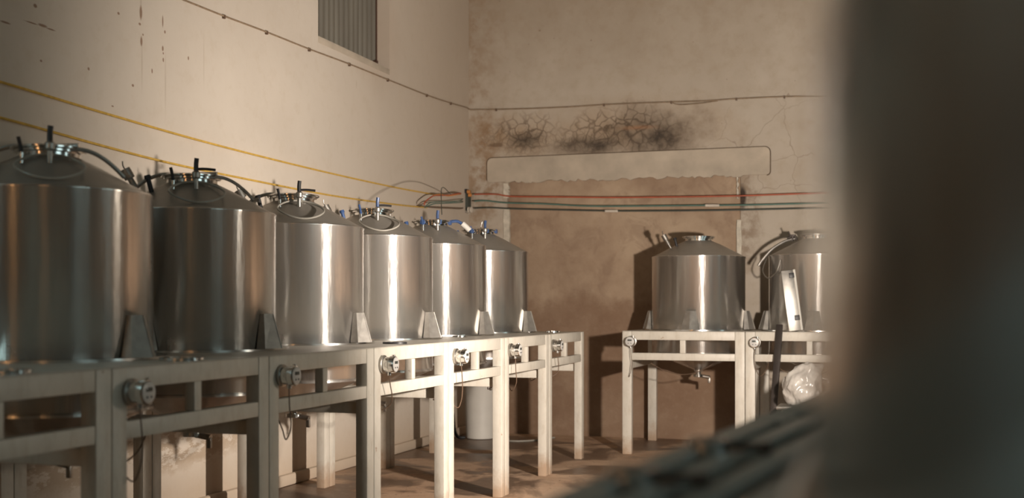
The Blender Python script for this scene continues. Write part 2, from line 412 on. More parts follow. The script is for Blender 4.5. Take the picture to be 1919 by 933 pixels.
# raised lintel panel with rounded corners and a ragged lower edge
def P2(px, py): p = pix(px, py, Y=YB); return (p.x, p.z)
a, b, c_, d_ = P2(914, 297), P2(1443, 275), P2(1443, 327), P2(914, 342)
def rnd(p, q, r_, up, k=5):
    pass
def corner(cx, cz, r_, a0, a1, k=6): return [(cx+r_*math.cos(rad(a0+(a1-a0)*i/k)), cz+r_*math.sin(rad(a0+(a1-a0)*i/k))) for i in range(k+1)]
rr = .06
top = corner(a[0]+rr, a[1]-rr, rr, 180, 92)+corner(b[0]-rr, b[1]-rr, rr, 88, 0)
rb = corner(c_[0]-rr*.6, c_[1]+rr*.6, rr*.6, 0, -88)
rag = []; x = c_[0]-.12
lx = d_[0]+.08
while x > lx:
    t = (x-d_[0])/(c_[0]-d_[0]); z = d_[1]+(c_[1]-d_[1])*t
    rag.append((x, z+random.uniform(-.022, .014) if gx0 < x < gx1 else z)); x -= random.uniform(.02, .06)
lb = corner(d_[0]+rr*.6, d_[1]+rr*.6, rr*.6, -92, -180)
lin = struct(MB().prism(top+rb+rag+lb, 'y', YB-.022, YB+.01).build('trim_1', M['lintel'], sharp=20))
path = [(p[0], YB-.008, p[1]) for p in lb[-2:]+top+rb]
MB().tube(path, .011, 6, smooth=False).build('shadow_grime_groove', M['shadow_grime'], lin)  # dark strip along the panel edge: painted shadow gap plus dirt
# chipped white plaster edges of the old gateway
def jamb(name, pxa, pxb, ya, yb):
    p0, p1 = P2(pxa, ya), P2(pxb, yb); zt, zb_ = p0[1], p1[1]; n = 14; L = []; R_ = []
    for i in range(n+1):
        z = zb_+(zt-zb_)*i/n; L.append((p0[0]+random.uniform(-.004, .004), z)); R_.append((p1[0]+random.uniform(-.016, .008), z))
    struct(MB().prism(L+list(reversed(R_)), 'y', YB-.012, YB+.03).build(name, M['jamb'], sharp=20))
jamb('trim_2', 944, 954, 344, 371); jamb('trim_3', 944, 955, 392, 560)
jamb('trim_4', 1381, 1384, 332, 372); jamb('trim_5', 1381, 1390, 412, 600)

# ------------------------------------------------------------------ cords and cables on the walls
def catenary(a_, b_, sag, n=14, wob=.0):
    a_ = Vector(a_); b_ = Vector(b_); out = []
    for i in range(n+1):
        t = i/n; p = a_.lerp(b_, t); p.z -= sag*4*t*(1-t)
        if 0 < i < n: p.z += random.uniform(-wob, wob)
        out.append(p)
    return out
XW = XL+.035
c1 = [pix(-120, 122, X=XW), pix(0, 153, X=XW), pix(200, 213, X=XW), pix(400, 270, X=XW), pix(600, 320, X=XW), pix(740, 351, X=XW), pix(812, 364, X=XW)]
tag(MB().tube(c1, .0085, 6).build('wall_cord', M['yellow']), 'upper of the two yellow cords stretched along the left wall', 'cord')
c2 = [pix(-120, 195, X=XW), pix(0, 220, X=XW), pix(200, 275, X=XW), pix(330, 308, X=XW), pix(470, 337, X=XW), pix(620, 366, X=XW), pix(740, 383, X=XW), pix(800, 389, X=XW)]
tag(MB().tube(c2, .0085, 6).build('wall_cord', M['yellow']), 'lower of the two yellow cords on the left wall, just above the tank tops', 'cord')
XW2 = XL+.014; YW = YB-.014
pts = [pix(300, -18, X=XW2)]+[pix(x_, y_, X=XW2) for x_, y_ in ((345, 0), (420, 30), (500, 60), (580, 92), (655, 120), (727, 149), (800, 178), (845, 193))]+[Vector((XL+.016, YB-.12, pix(878, 206, Y=YW).z+.012)), Vector((XL+.03, YB-.03, pix(878, 206, Y=YW).z)), Vector((XL+.12, YB-.016, pix(880, 206, Y=YW).z))]
pts += [pix(x_, y_, Y=YW) for x_, y_ in ((930, 205), (1000, 203), (1070, 200), (1132, 196), (1200, 193), (1258, 191), (1320, 189), (1380, 185), (1470, 181), (1560, 180), (1700, 176), (1850, 172))]
cb = tag(MB().tube(pts, .0075, 6, n=4).build('surface_cable', M['cable']), 'thin grey-brown cable clipped high along the left wall and round the corner', 'cable')
for i, p in enumerate(pts):
    if i in (2, 3, 4, 5, 6, 7, 8, 12, 15, 17, 19, 20):
        q = Vector(p); MB().box((q.x-.009, q.y-.009, q.z-.020), (q.x+.009, q.y+.009, q.z+.009)).build('cable_clip', M['wire'], cb)
lp = [pix(1258, 191, Y=YW-.01), pix(1272, 196, Y=YW-.02), pix(1310, 194, Y=YW-.02), pix(1345, 189, Y=YW-.01)]
MB().tube(lp, .005, 6).build('slack_loop', M['cable'], cb)

YC = YB-.09
def back_cable(name, label, y_list, r_, mat, splice=None):
    o = tag(MB().tube([pix(x_, y_, Y=YC) for x_, y_ in y_list], r_, 6).build(name, mat), label, 'cable')
    if splice:
        MB().tube([pix(x_, y_, Y=YC) for x_, y_ in splice], r_*1.7, 6).build('white_splice', M['porc'], o)
    return o
back_cable('strung_cable', 'red cable, topmost of the three strung across the back wall', [(889, 364), (930, 364), (960, 368), (1050, 369), (1150, 370), (1260, 369), (1380, 367), (1470, 364), (1560, 361), (1700, 357), (1850, 352)], .009, M['red'])
back_cable('strung_cable', 'teal green cable, middle one of the three strung across the back wall', [(889, 377), (910, 376), (950, 380), (1020, 382), (1100, 386), (1200, 386), (1300, 385), (1400, 384), (1480, 382), (1560, 380), (1700, 377), (1850, 374)], .009, M['green'], [(1322, 385), (1348, 385)])
back_cable('strung_cable', 'dark cable, lowest of the three strung across the back wall', [(889, 390), (920, 389), (960, 391), (1040, 393), (1140, 395), (1240, 395), (1340, 394), (1440, 392), (1520, 390), (1600, 389), (1720, 386), (1850, 384)], .009, M['dark'], [(1134, 395.5), (1158, 395.5)])
# insulator rack in the corner
bp = pix(878, 377, Y=YB)
rk = thing('insulator_rack', 'dark insulator rack holding the cable ends in the room corner', 'bracket', (bp.x, YB-.10, bp.z))
MB().box((-.03, -.02, -.14), (.035, .10, .13), bev=.006).build('post', M['dark'], rk)
MB().box((-.10, -.045, .085), (.03, .03, .135), bev=.008).box((-.05, -.03, .13), (.0, .02, .15), bev=.006).build('top_arm', M['black'], rk)
MB().box((-.11, -.03, -.15), (.03, .03, -.115), bev=.008).build('bottom_arm', M['dull'], rk)
for dx, dz in ((.05, .10), (.065, .06)):
    MB().lathe([(.012, -.02), (.022, -.015), (.018, 0), (.022, .015), (.012, .02)], 16, Matrix.Translation((dx, -.03, dz)) @ Matrix.Rotation(PI/2, 4, 'Y')).build('insulator', M['orange'], rk)
for dx in (.052, .085):
    MB().lathe([(.02, -.012), (.036, -.008), (.03, 0), (.036, .008), (.02, .012)], 16, Matrix.Translation((dx, -.03, -.115)) @ Matrix.Rotation(PI/2, 4, 'Y')).build('insulator', M['porc'], rk)
def wallpt(px, py, off=.10): return pix(px, py, X=XL+off)
def cornerwire(label, ptsl, r_, mat):
    return tag(MB().tube(ptsl, r_, 6).build('loose_wire', mat), label, 'wire')
XC = .16
cornerwire('red wire looping from the upper yellow cord to the corner rack', [wallpt(795, 384, XC), wallpt(797, 378, XC), wallpt(812, 367, XC), wallpt(826, 366, XC), wallpt(845, 365, XC), wallpt(862, 362, XC), Vector((bp.x-.05, YB-.13, bp.z+.08))], .008, M['red'])
cornerwire('orange wire beside the red one reaching the corner rack', [wallpt(812, 366, XC), wallpt(825, 364, XC), wallpt(840, 367, XC), wallpt(860, 364, XC), Vector((bp.x-.05, YB-.14, bp.z+.07))], .006, M['orange'])
cornerwire('upper of two green wires sagging into the corner rack', [wallpt(796, 388, XC), wallpt(806, 380, XC), wallpt(820, 378, XC), wallpt(845, 378, XC), wallpt(862, 376, XC), Vector((bp.x-.02, YB-.13, bp.z+.02))], .006, M['green'])
cornerwire('lower of two green wires sagging into the corner rack', [wallpt(796, 389, XC), wallpt(812, 382, XC), wallpt(830, 381, XC), wallpt(850, 380, XC), wallpt(865, 379, XC), Vector((bp.x-.02, YB-.13, bp.z-.01))], .006, M['green'])
cornerwire('dark twisted wire at the bottom of the corner rack, over the yellow cord', [wallpt(795, 387, XC), wallpt(815, 389, XC), wallpt(840, 390, XC), wallpt(862, 391, XC), Vector((bp.x-.02, YB-.13, bp.z-.09))], .007, M['wire'])
# small tank-side drop wire
cornerwire('thin upright wire rising from the fifth tank valve to the corner wires', [pix(828, 402, X=-3.74), pix(827, 380, X=-3.9), pix(827, 356, X=-4.2), pix(831, 351, X=-4.4), pix(838, 357, X=-4.6), pix(845, 364, X=-4.72)], .004, M['dark'])

# ------------------------------------------------------------------ steel stands
TH = 1.26; TL = 1.238
def plate_hole(mb, x0, x1, y0, y1, z0, z1, r_, seg=64):
    def edge_pt(a_):
        c, s = math.cos(a_), math.sin(a_)
        t = min((x1 if c > 0 else x0)/c if abs(c) > 1e-6 else 1e9, (y1 if s > 0 else y0)/s if abs(s) > 1e-6 else 1e9)
        return (c*t, s*t)
    angs = sorted(set([2*PI*k/seg for k in range(seg)]+[math.atan2(y, x) % (2*PI) for x in (x0, x1) for y in (y0, y1)]))
    n = len(angs); vs = []
    for z in (z0, z1):
        vs += [(r_*math.cos(a_), r_*math.sin(a_), z) for a_ in angs]+[(*edge_pt(a_), z) for a_ in angs]
    fs = []
    for i in range(n):
        j = (i+1) % n
        fs += [(2*n+i, 2*n+n+i, 2*n+n+j, 2*n+j), (i, j, n+j, n+i), (i, 2*n+i, 2*n+j, j), (n+i, n+j, 3*n+j, 3*n+i)]
    mb.add(vs, fs)
def make_stand(label, depth, group, tank_off, R_, paint=None, slats=()):
    """local x along the row, y away from the aisle, origin under the middle"""
    t = thing('tank_stand', label, 'stand', group=group)
    plate = paint or M['plate']; paint = paint or M['paint']
    hx, hy = TL/2, depth/2; lw, ld_ = .095, .075
    for sx in (-1, 1):
        for sy in (-1, 1):
            x0 = sx*hx-(lw if sx > 0 else 0); y0 = sy*hy-(ld_ if sy > 0 else 0)
            MB().box((x0, y0, 0), (x0+lw, y0+ld_, TH-.004), bev=.005).build('leg', paint, t)
    g = .0015
    for sy in (-1, 1):
        y0 = sy*hy-(.06 if sy > 0 else 0); y0 += -sy*.003
        MB().box((-hx+lw+g, y0, TH-.09), (hx-lw-g, y0+.06, TH-.004), bev=.004).build('top_rail', paint, t)
        MB().box((-hx+lw+g, y0, .965), (hx-lw-g, y0+.06, 1.037), bev=.004).build('lower_rail', paint, t)
        MB().box((-.028, y0+.004, 1.038), (.028, y0+.054, TH-.091), bev=.003).build('stud', paint, t)
    for sx in (-1, 1):
        x0 = sx*hx-(.06 if sx > 0 else 0)-sx*.003
        MB().box((x0, -hy+ld_+g, TH-.09), (x0+.06, hy-ld_-g, TH-(.03 if slats else .004)), bev=.004).build('top_rail', paint, t)
        MB().box((x0, -hy+ld_+g, .87), (x0+.06, hy-ld_-g, .94), bev=.004).build('side_rail', paint, t)
    for a_, b_ in slats:
        MB().box((-hx+.002, -hy+a_, TH-.028), (hx-.002, -hy+b_, TH-.0005), bev=.003).build('slat', paint, t)
    inset = .25 if slats else 0
    mb = MB(); plate_hole(mb, -hx, hx, -hy-tank_off+inset, hy-tank_off, TH-.0035, TH, R_+.054)
    o = mb.build('top_plate', plate, t); o.location = (0, tank_off, 0)
    return t

# ------------------------------------------------------------------ tanks
R0 = .47
def cone_z(r_): return 2.03+(R0-r_)/(R0-.14)*.175
def dirv(a_): return Vector((math.cos(a_), math.sin(a_), 0))
def make_tank(label, R_=R0, kind='full', cam_ang=-55, group=None, blue=False, lug_h=.192, steel=None):
    """origin at the floor under the axis; cam_ang = local angle of the side with the fittings"""
    t = thing('steel_tank', label, 'tank', group=group)
    k = R_/R0
    MB().lathe([(R_-.004, 1.03), (R_, 1.034), (R_, 2.018), (R_+.004, 2.024), (R_+.004, 2.032), (R_-.004, 2.038)], 128, cap0=False, cap1=False).build('shell', steel or M['steel'], t, sharp=50)
    MB().lathe([(R_-.003, 2.034), (R_*.75, cone_z(R0*.75)+.003), (R_*.5, cone_z(R0*.5)+.004), (.14, 2.205)], 96, cap0=False, cap1=False).build('top_cone', M['cone'], t)
    MB().lathe([(R_-.004, 1.033), (R_+.006, 1.03), (R_+.006, 1.018), (R_-.02, 1.012), (.05, .84), (.045, .82)], 96, cap0=False).build('bottom_cone', M['steel'], t)
    ov = MB(); ov.lathe([(.03, .82), (.03, .79), (.055, .79), (.055, .765), (.02, .76)], 24); v = ov.build('outlet_flange', M['chrome'], t)
    mb = MB(); mb.cyl((.02, 0, .775), (.12, 0, .76), .018); mb.box((.1, -.01, .70), (.125, .01, .76), bev=.004); mb.build('outlet_valve', M['dull'], t)
    MB().lathe([(.14, 2.20), (.14, 2.222), (.158, 2.226), (.158, 2.236)], 64, cap0=False).build('neck', M['chrome'], t)
    MB().lathe([(.170, 2.2365), (.174, 2.241), (.174, 2.248), (.15, 2.2545), (.05, 2.258)], 64).build('lid', M['chrome'] if kind != 'plain' else M['dull'], t)
    MB().lathe([(R_+.001, TH+.0005), (R_+.075, TH+.0005), (R_+.075, TH+.012), (R_+.001, TH+.012)], 96, cap0=False, cap1=False).build('base_ring', M['chrome'], t)
    # four folded support lugs
    for q in range(4):
        aq = q*PI/2
        zb, zt = TH+.013, TH+.013+lug_h
        base = [(R_-.002, -.092), (R_+.052, -.092), (R_+.105, 0), (R_+.052, .092), (R_-.002, .092)]
        topp = [(R_-.002, -.052), (R_+.022, -.052), (R_+.048, 0), (R_+.022, .052), (R_-.002, .052)]
        Mx = Matrix.Rotation(aq, 4, 'Z'); mb = MB()
        vs = [Mx @ Vector((x_, y_, zb)) for x_, y_ in base]+[Mx @ Vector((x_, y_, zt)) for x_, y_ in topp]
        mb.add(vs, [tuple(range(4, -1, -1)), tuple(range(5, 10))]+[(i, (i+1) % 5, 5+(i+1) % 5, 5+i) for i in range(5)])
        mb.tube([Mx @ Vector((R_+.105, 0, zb)), Mx @ Vector((R_+.048, 0, zt))], .004, 6, smooth=False)
        mb.build('support_lug', M['lug'], t, sharp=10)
    if kind == 'plain': return t
    ca = rad(cam_ang)
    def at(da, r_, dz=0): v_ = dirv(ca+rad(da))*r_; v_.z = cone_z(r_)+dz; return v_
    grip = M['bluep'] if blue else M['black']
    if kind in ('full', 'mid'):
        # upright valve with lever
        p = at(0, .235); mb = MB()
        mb.cyl(p, p+Vector((0, 0, .07)), .013); mb.lathe([(.013, 0), (.023, .01), (.023, .035), (.014, .045)], 16, Matrix.Translation(p+Vector((0, 0, .055))))
        v = mb.build('valve', M['dull'], t)
        mb = MB(); q = p+Vector((0, 0, .10)); mb.tube([q, q+Vector((.0, 0, .035)), q+Vector((.004, 0, .07))], .013, 10)
        mb.build('valve_handle', grip, v)
        if kind == 'full':
            mb = MB(); s_ = dirv(ca+rad(85)); mb.tube([q+Vector((0, 0, .01)), q+s_*.05+Vector((0, 0, .012)), q+s_*.105+Vector((0, 0, .008))], .008, 8); mb.build('lever', M['black'], v)
        # smaller lever valve
        p = at(-30, .24); mb = MB(); mb.cyl(p, p+Vector((0, 0, .05)), .010); v = mb.build('valve', M['chrome'], t)
        mb = MB(); mb.tube([p+Vector((0, 0, .045)), p+Vector((-.006, 0, .08)), p+Vector((-.014, -.004, .12))], .009, 8); mb.build('valve_handle', grip, v)
        # hose loop lying on the cone
        loop = []
        cc = dirv(ca)*.30
        for i in range(36):
            th = 2*PI*i/36; w_ = .150*math.cos(th); h_ = .120*math.sin(th)
            v_ = cc+dirv(ca+PI/2)*w_+dirv(ca)*h_; v_.z = cone_z(.30+h_)+.014+.004*math.sin(3*th); loop.append(v_)
        if not blue or kind == 'full': MB().tube(loop, .006, 8, closed=True, smooth=False).build('hose_loop', M['hose'], t)
    # slanted relief fitting on the side
    p = at(-72, .30); s_ = dirv(ca-rad(95)); mb = MB()
    q1 = p+s_*.03+Vector((0, 0, .045)); q2 = p+s_*.06+Vector((0, 0, .10)); q3 = p+s_*.085+Vector((0, 0, .145))
    mb.cyl(p-Vector((0, 0, .006)), q1, .012); mb.cyl(q1, q2, .019, .015); mb.cyl(q2-(q3-q2)*.1, q3, .029, .029)
    mb.tube([q3, q3+s_*.01+Vector((0, 0, .02)), q3+s_*.012+Vector((0, 0, .045))], .004, 6)
    mb.build('relief_fitting', M['dull'], t)
    p = at(-58, .27); mb = MB(); mb.cyl(p-Vector((0, 0, .004)), p+s_*.02+Vector((0, 0, .075)), .013); mb.cyl(p+s_*.02+Vector((0, 0, .075)), p+s_*.026+Vector((0, 0, .095)), .02, .017)
    mb.build('vent_stub', M['black'] if not blue else M['bluep'], t)
    return t
def clamp_arm(t, ca, side=70, rng=(.10, .44), mat=None, w_=.010):
    """bent arm running from the lid over the cone"""
    ca = rad(ca+side); pts_ = []
    for i in range(9):
        u = i/8; r_ = rng[0]+(rng[1]-rng[0])*u; v_ = dirv(ca)*r_+dirv(ca-PI/2)*.10*(1-u); v_.z = 2.232*(1-u**2)+(cone_z(rng[1])+.02)*u**2+.018*math.sin(u*PI)
        pts_.append(v_)
    mb = MB(); mb.tube(pts_, w_, 8); e = pts_[-1]; d_2 = dirv(ca)
    for sg in (-1, 1): mb.tube([e, e+d_2*.03+Vector((0, 0, .01*sg))], .006, 6, smooth=False)
    mb.build('clamp_arm', mat or M['dull'], t)
def side_arm(t, ca, mat):
    """second arm curling down on the far left"""
    a0 = rad(ca-100); pts_ = [dirv(a0)*.10+Vector((0, 0, 2.255)), dirv(a0)*.17+Vector((0, 0, 2.255)), dirv(a0)*.25+Vector((0, 0, 2.225)), dirv(a0)*.32+Vector((0, 0, 2.165)), dirv(a0)*.36+Vector((0, 0, cone_z(.36)+.01))]
    MB().tube(pts_, .011, 8).build('side_arm', mat, t)

XF = -2.98; YJ0 = 4.015; STEP = 1.245; DEPTH = 1.62; XT = -3.86
XMID = XF-DEPTH/2
ord_ = ['nearest', 'second', 'third', 'fourth', 'fifth', 'sixth']
stand_labels = ['shaded white stand cut by the left edge of the photo, nearest of the long row',
    'dingy white stand under the nearest tank, with the nearest dial on its leg',
    'white stand under the second tank of the long left row',
    'white stand under the third tank of the left row, dusty pale rails',
    'sunlit-looking white stand under the fourth tank of the left row',
    'white stand under the fifth tank of the left row, pale drum visible behind its legs',
    'last white stand of the left row, closest to the back wall']
stand_labels[4] = 'brightly lit white stand under the fourth tank of the left row'
first = None
off_local = (XMID-XT)       # local y of tank axis (local y = -world x)
for i in range(7):
    yc = YJ0+STEP*(i-.5)
    if first is None:
        first = make_stand(stand_labels[0], DEPTH, 'stands of the left tank row', XMID-XT, R0); s_ = first
    else:
        s_ = copy_tree(first); s_['label'] = stand_labels[i]
    s_.location = (XMID, yc, 0); s_.rotation_euler = (0, 0, PI/2)
tank_labels = ['largest and nearest steel tank at the left edge, dark with an orange streak',
    'second steel tank of the left row, dark left half and bright white streak',
    'third steel tank of the left row, hose loop lying on its cone',
    'fourth steel tank of the left row, blue valve and bright body',
    'fifth steel tank of the left row, white-tipped blue hose on its lid',
    'farthest steel tank of the left row, blue fittings round its lid, beside the back wall']
tanks = []
for i in range(6):
    yc = YJ0+STEP*(i+.5)
    ca_world = [-50, -52, -52, -54, -56, -58][i]
    t = make_tank(tank_labels[i], kind='full' if i in (1, 2, 3) else 'mid', cam_ang=ca_world, group='steel tanks of the left row', blue=i >= 3)
    t.location = (XT+(.045, .02, 0, 0, 0, 0)[i], yc+(.03, .02, 0, 0, 0, 0)[i], 0); tanks.append(t)
    if i in (0, 1):
        clamp_arm(t, ca_world, 74, (.10, .345)); side_arm(t, ca_world, M['dull'])
        MB().tube([dirv(rad(ca_world+60))*r_+Vector((0, 0, 2.262)) for r_ in (.02, .15)], .011, 8, smooth=False).build('lid_handle', M['chrome'], t)
    if i == 2:
        side_arm(t, ca_world, M['hose'])
    if i == 4:
        ca = rad(ca_world+80); v0 = dirv(ca)*.16+Vector((0, 0, 2.245))
        MB().tube([v0, dirv(ca)*.22+Vector((0, 0, 2.25)), dirv(ca)*.27+Vector((0, 0, 2.225))], .014, 10).build('blue_hose', M['bluep'], t)
        MB().tube([dirv(ca)*.265+Vector((0, 0, 2.23)), dirv(ca)*.30+Vector((0, 0, 2.20)), dirv(ca)*.33+Vector((0, 0, 2.17))], .024, 12).build('white_nozzle', M['plastic'], t)
    if i in (4, 5):
        for da in (-40, 10, 60):
            v_ = dirv(rad(ca_world+da))*.165; mb = MB(); mb.box((-.022, -.011, -.022), (.022, .011, .018), bev=.005)
            o = mb.build('lid_clamp', M['bluep'], t); o.location = (v_.x, v_.y, 2.235); o.rotation_euler = (0, 0, rad(ca_world+da+90))
    if i == 5:
        v_ = dirv(rad(ca_world+5))*.1
        MB().tube([v_+Vector((-.025, 0, 2.25)), v_+Vector((0, 0, 2.33)), v_+Vector((.03, 0, 2.25))], .006, 8, n=4).build('lid_handle', M['dull'], t)

# back row
BF, BD = 11.93, 1.38
bx0 = -2.695
b1 = make_stand('white stand against the back wall under the left of its two tanks', BD, 'stands against the back wall', 0.0, .49)
bl = ['white stand against the back wall behind the dark leaning bar and white bag']
b1.location = (bx0+STEP/2, BF+BD/2, 0)
b2 = copy_tree(b1); b2['label'] = bl[0]; b2.location = (bx0+STEP*1.5, BF+BD/2, 0)
g1 = make_tank('steel tank against the back wall, on the stand right of the old gateway middle', .49, 'side', -78, 'steel tanks against the back wall')
g1['label'] = 'steel tank with a slanted fitting against the back wall, left one of two there'
g1.location = (bx0+STEP/2+.05, BF+BD/2, 0)
g2 = make_tank('steel tank with a bent pipe against the back wall, half hidden by the foreground tank', .49, 'plain', -75, 'steel tanks against the back wall')
g2.location = (bx0+STEP*1.5+.03, BF+BD/2, 0)
# bent pipe on the second back tank
a0 = rad(-165)
MB().tube([dirv(a0)*.22+Vector((0, 0, 2.21)), dirv(a0)*.33+Vector((0, 0, 2.18)), dirv(a0)*.46+Vector((0, 0, 2.10)), dirv(a0)*.56+Vector((0, 0, 1.99)), dirv(a0)*.60+Vector((0, 0, 1.93))], .016, 10).build('bent_pipe', M['dull'], g2)
mb = MB(); q = dirv(a0)*.26+Vector((0, 0, 2.185))
mb.cyl(q, q+Vector((.01, 0, .05)), .016); mb.cyl(q+Vector((-.05, 0, .03)), q+Vector((.04, 0, .055)), .011); mb.box((q.x-.03, q.y-.015, q.z+.045), (q.x+.03, q.y+.015, q.z+.065), bev=.005); mb.cyl(q+Vector((-.02, 0, .06)), q+Vector((-.035, 0, .10)), .007); mb.cyl(q+Vector((.03, 0, .055)), q+Vector((.05, 0, .01)), .012)
mb.build('pipe_valve', M['steelbar'], g2)
MB().tube([Vector((-.50, -.15, 2.0)), Vector((-.53, -.22, 1.88)), Vector((-.47, -.28, 1.80)), Vector((-.38, -.36, 1.86)), Vector((-.34, -.36, 1.98))], .006, 8).build('thin_hose', M['dull'], g2)

# near row in front of the camera, right-hand side of the aisle
nd = rad(6.15); e_ = Vector((math.sin(nd), math.cos(nd), 0)); pe = Vector((math.cos(nd), -math.sin(nd), 0))
N1 = Vector((.421, .745, 0)); NOFF = .93
mid0 = N1 + pe*(DEPTH/2-NOFF)
near_labels = ['dark out-of-focus stand right under the blurred foreground tank', 'dark out-of-focus stand, next one beyond the foreground tank stand', 'farthest of the dark out-of-focus stands in the foreground row']
nt_labels = ['huge blurred dark steel tank filling the right edge of the photo', None, None]
near_stand = None
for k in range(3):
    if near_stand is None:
        near_stand = make_stand(near_labels[0], DEPTH, 'blurred foreground stands', NOFF-DEPTH/2, R0, M['paint_shade'], ((.098, .135), (.175, .21))); s_ = near_stand
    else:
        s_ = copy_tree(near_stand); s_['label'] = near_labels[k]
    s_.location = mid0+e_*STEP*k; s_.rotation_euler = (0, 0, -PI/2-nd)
near_steel = mat_steel('polished_tank_steel', (.70, .68, .65), .12, .17, .95, streak=.1, soft=.08)
nt = make_tank(nt_labels[0], R0, 'plain', lug_h=.125, steel=near_steel); nt.location = N1; nt.rotation_euler = (0, 0, rad(-20))

# clamps lying on the near stand, far out of focus
for i, (px, py, lb) in enumerate(((1310, 822, 'blurred steel clamp on the edge of the foreground stand, farther of two'), (1165, 876, 'blurred steel clamp on the edge of the foreground stand, nearer of two'))):
    p = pix(px, py, Z=TH+.02)+pe*.015; c_t = thing('pipe_clamp', lb, 'clamp', (p.x, p.y, TH-.0005), -nd)
    MB().lathe([(.026, 0), (.034, 0), (.034, .022), (.026, .022)], 32, cap0=False, cap1=False).build('ring', M['chrome'], c_t)
    mb = MB(); mb.cyl((.036, 0, .011), (.10, 0, .011), .007); mb.box((.09, -.018, .002), (.105, .018, .02), bev=.003); mb.build('wing_bolt', M['steelbar'], c_t)

# ------------------------------------------------------------------ dial thermometers
def make_dial(label, group):
    t = thing('dial_thermometer', label, 'thermometer', group=group)
    Rm = Matrix.Rotation(PI/2, 4, 'X')      # lathe axis z -> -y
    MB().lathe([(.054, 0), (.056, .004), (.056, .014), (.050, .018)], 40, Rm).build('back_plate', M['dull'], t)
    MB().lathe([(.045, .016), (.046, .05), (.051, .056), (.051, .082), (.047, .087)], 40, Rm).build('housing', M['chrome'], t)
    f = MB().lathe([(.044, .0872), (.044, .0895), (.042, .0905)], 40, Rm).build('dial_face', M['face'], t)
    MB().box((-.022, -.0925, .004), (.022, -.0902, .022), bev=.0008).build('display', M['lcd'], f)
    mb = MB()
    for ix, on in enumerate(((1,1,1,0,1,1,0), (1,0,1,1,1,1,1), (1,1,1,1,0,1,1))):      # three seven-segment digits
        cx = -.013+ix*.013; h = .005; w2 = .0032; zc = .013
        seg = [((cx-w2, zc+h), (cx+w2, zc+h)), ((cx+w2, zc+h), (cx+w2, zc)), ((cx+w2, zc), (cx+w2, zc-h)), ((cx-w2, zc-h), (cx+w2, zc-h)), ((cx-w2, zc-h), (cx-w2, zc)), ((cx-w2, zc), (cx-w2, zc+h)), ((cx-w2, zc), (cx+w2, zc))]
        for sgm, on_ in zip(seg, on):
            if on_:
                (xa, za), (xb, zb2) = sgm; mb.box((min(xa, xb)-.0007, -.0932, min(za, zb2)-.0007), (max(xa, xb)+.0007, -.0924, max(za, zb2)+.0007))
    mb.build('digits', M['digit'], f)
    for sx in (-1, 1):
        MB().lathe([(.0045, 0), (.0045, .003)], 16, Matrix.Translation((sx*.014, -.0902, -.018)) @ Rm).build('button', M['digit'], f)
    MB().cyl((0, -.045, -.035), (0, -.045, -.066), .012).build('cable_gland', M['chrome'], t)
    MB().lathe([(.010, 0), (.010, .02)], 16, Matrix.Translation((.030, -.06, .038))).build('side_knob', M['chrome'], t)
    return t
def dial_cable(t, kind):
    if kind == 0: pts_ = [(0, -.045, -.066), (.004, -.05, -.14), (.012, -.05, -.22), (.0, -.045, -.31), (-.02, -.02, -.36), (.0, .08, -.28)]
    elif kind == 1: pts_ = [(0, -.045, -.066), (-.004, -.05, -.16), (.01, -.05, -.26), (.05, .0, -.33), (.10, .05, -.28), (.12, .1, -.2)]
    else: pts_ = [(0, -.045, -.066), (.012, -.045, -.12), (.05, -.04, -.19), (.07, -.02, -.25), (.04, .04, -.28), (.0, .1, -.22)]
    MB().tube(pts_, .0035, 6).build('cable', M['wire'], t)
    MB().tube([(.16, .20, -.23), (.30, .25, -.31), (.46, .35, -.35), (.62, .40, -.32), (.76, .45, -.24)], .004, 6).build('sagging_cable', M['wire'], t)
dl = ['digital dial thermometer on the nearest visible leg, in shade below the black support lug',
      'digital dial thermometer on the joint between the second and third stands of the left row',
      'digital dial thermometer below the fourth tank of the left row, counted from the left',
      'digital dial thermometer on the stand under the fifth tank, fourth dial of the left row',
      'digital dial thermometer fifth along the left row, above the leg hiding the white drum edge',
      'farthest dial of the left row, on the last stand near the back wall']
dl[0] = 'dial thermometer nearest the camera, in shade on the stand below the first tank'
dl[1] = 'dial thermometer on the stand of the second tank, second from the left in the row'
dl[2] = 'dial thermometer on the stand of the third tank of the left row'
dl[3] = 'dial thermometer on the stand of the fourth tank of the left row'
dl[4] = 'dial thermometer on the stand of the fifth tank of the left row'
dl[5] = 'farthest dial thermometer of the left row, on the stand of the sixth tank'
# names follow the stands: dial i sits on stand i+1
d0 = make_dial(dl[0], 'dial thermometers')
for i in range(6):
    d = d0 if i == 0 else copy_tree(d0); d['label'] = dl[i]
    d.location = (XF+.002, YJ0+STEP*i+.115, 1.155); d.rotation_euler = (0, 0, PI/2)
bd = []
for i in range(2):
    d = copy_tree(d0); bd.append(d)
    d['label'] = ['dial thermometer facing the camera on the left stand of the back wall pair', 'dial thermometer facing the camera beside the dark leaning bar, on the right back stand'][i]
    d.location = (bx0+STEP*i+.10, BF-.002, 1.155); d.rotation_euler = (0, 0, 0)
alld = [o for o in C.collection.objects if o.name.startswith('dial_thermometer')]
for i, d in enumerate(alld): dial_cable(d, i % 3)

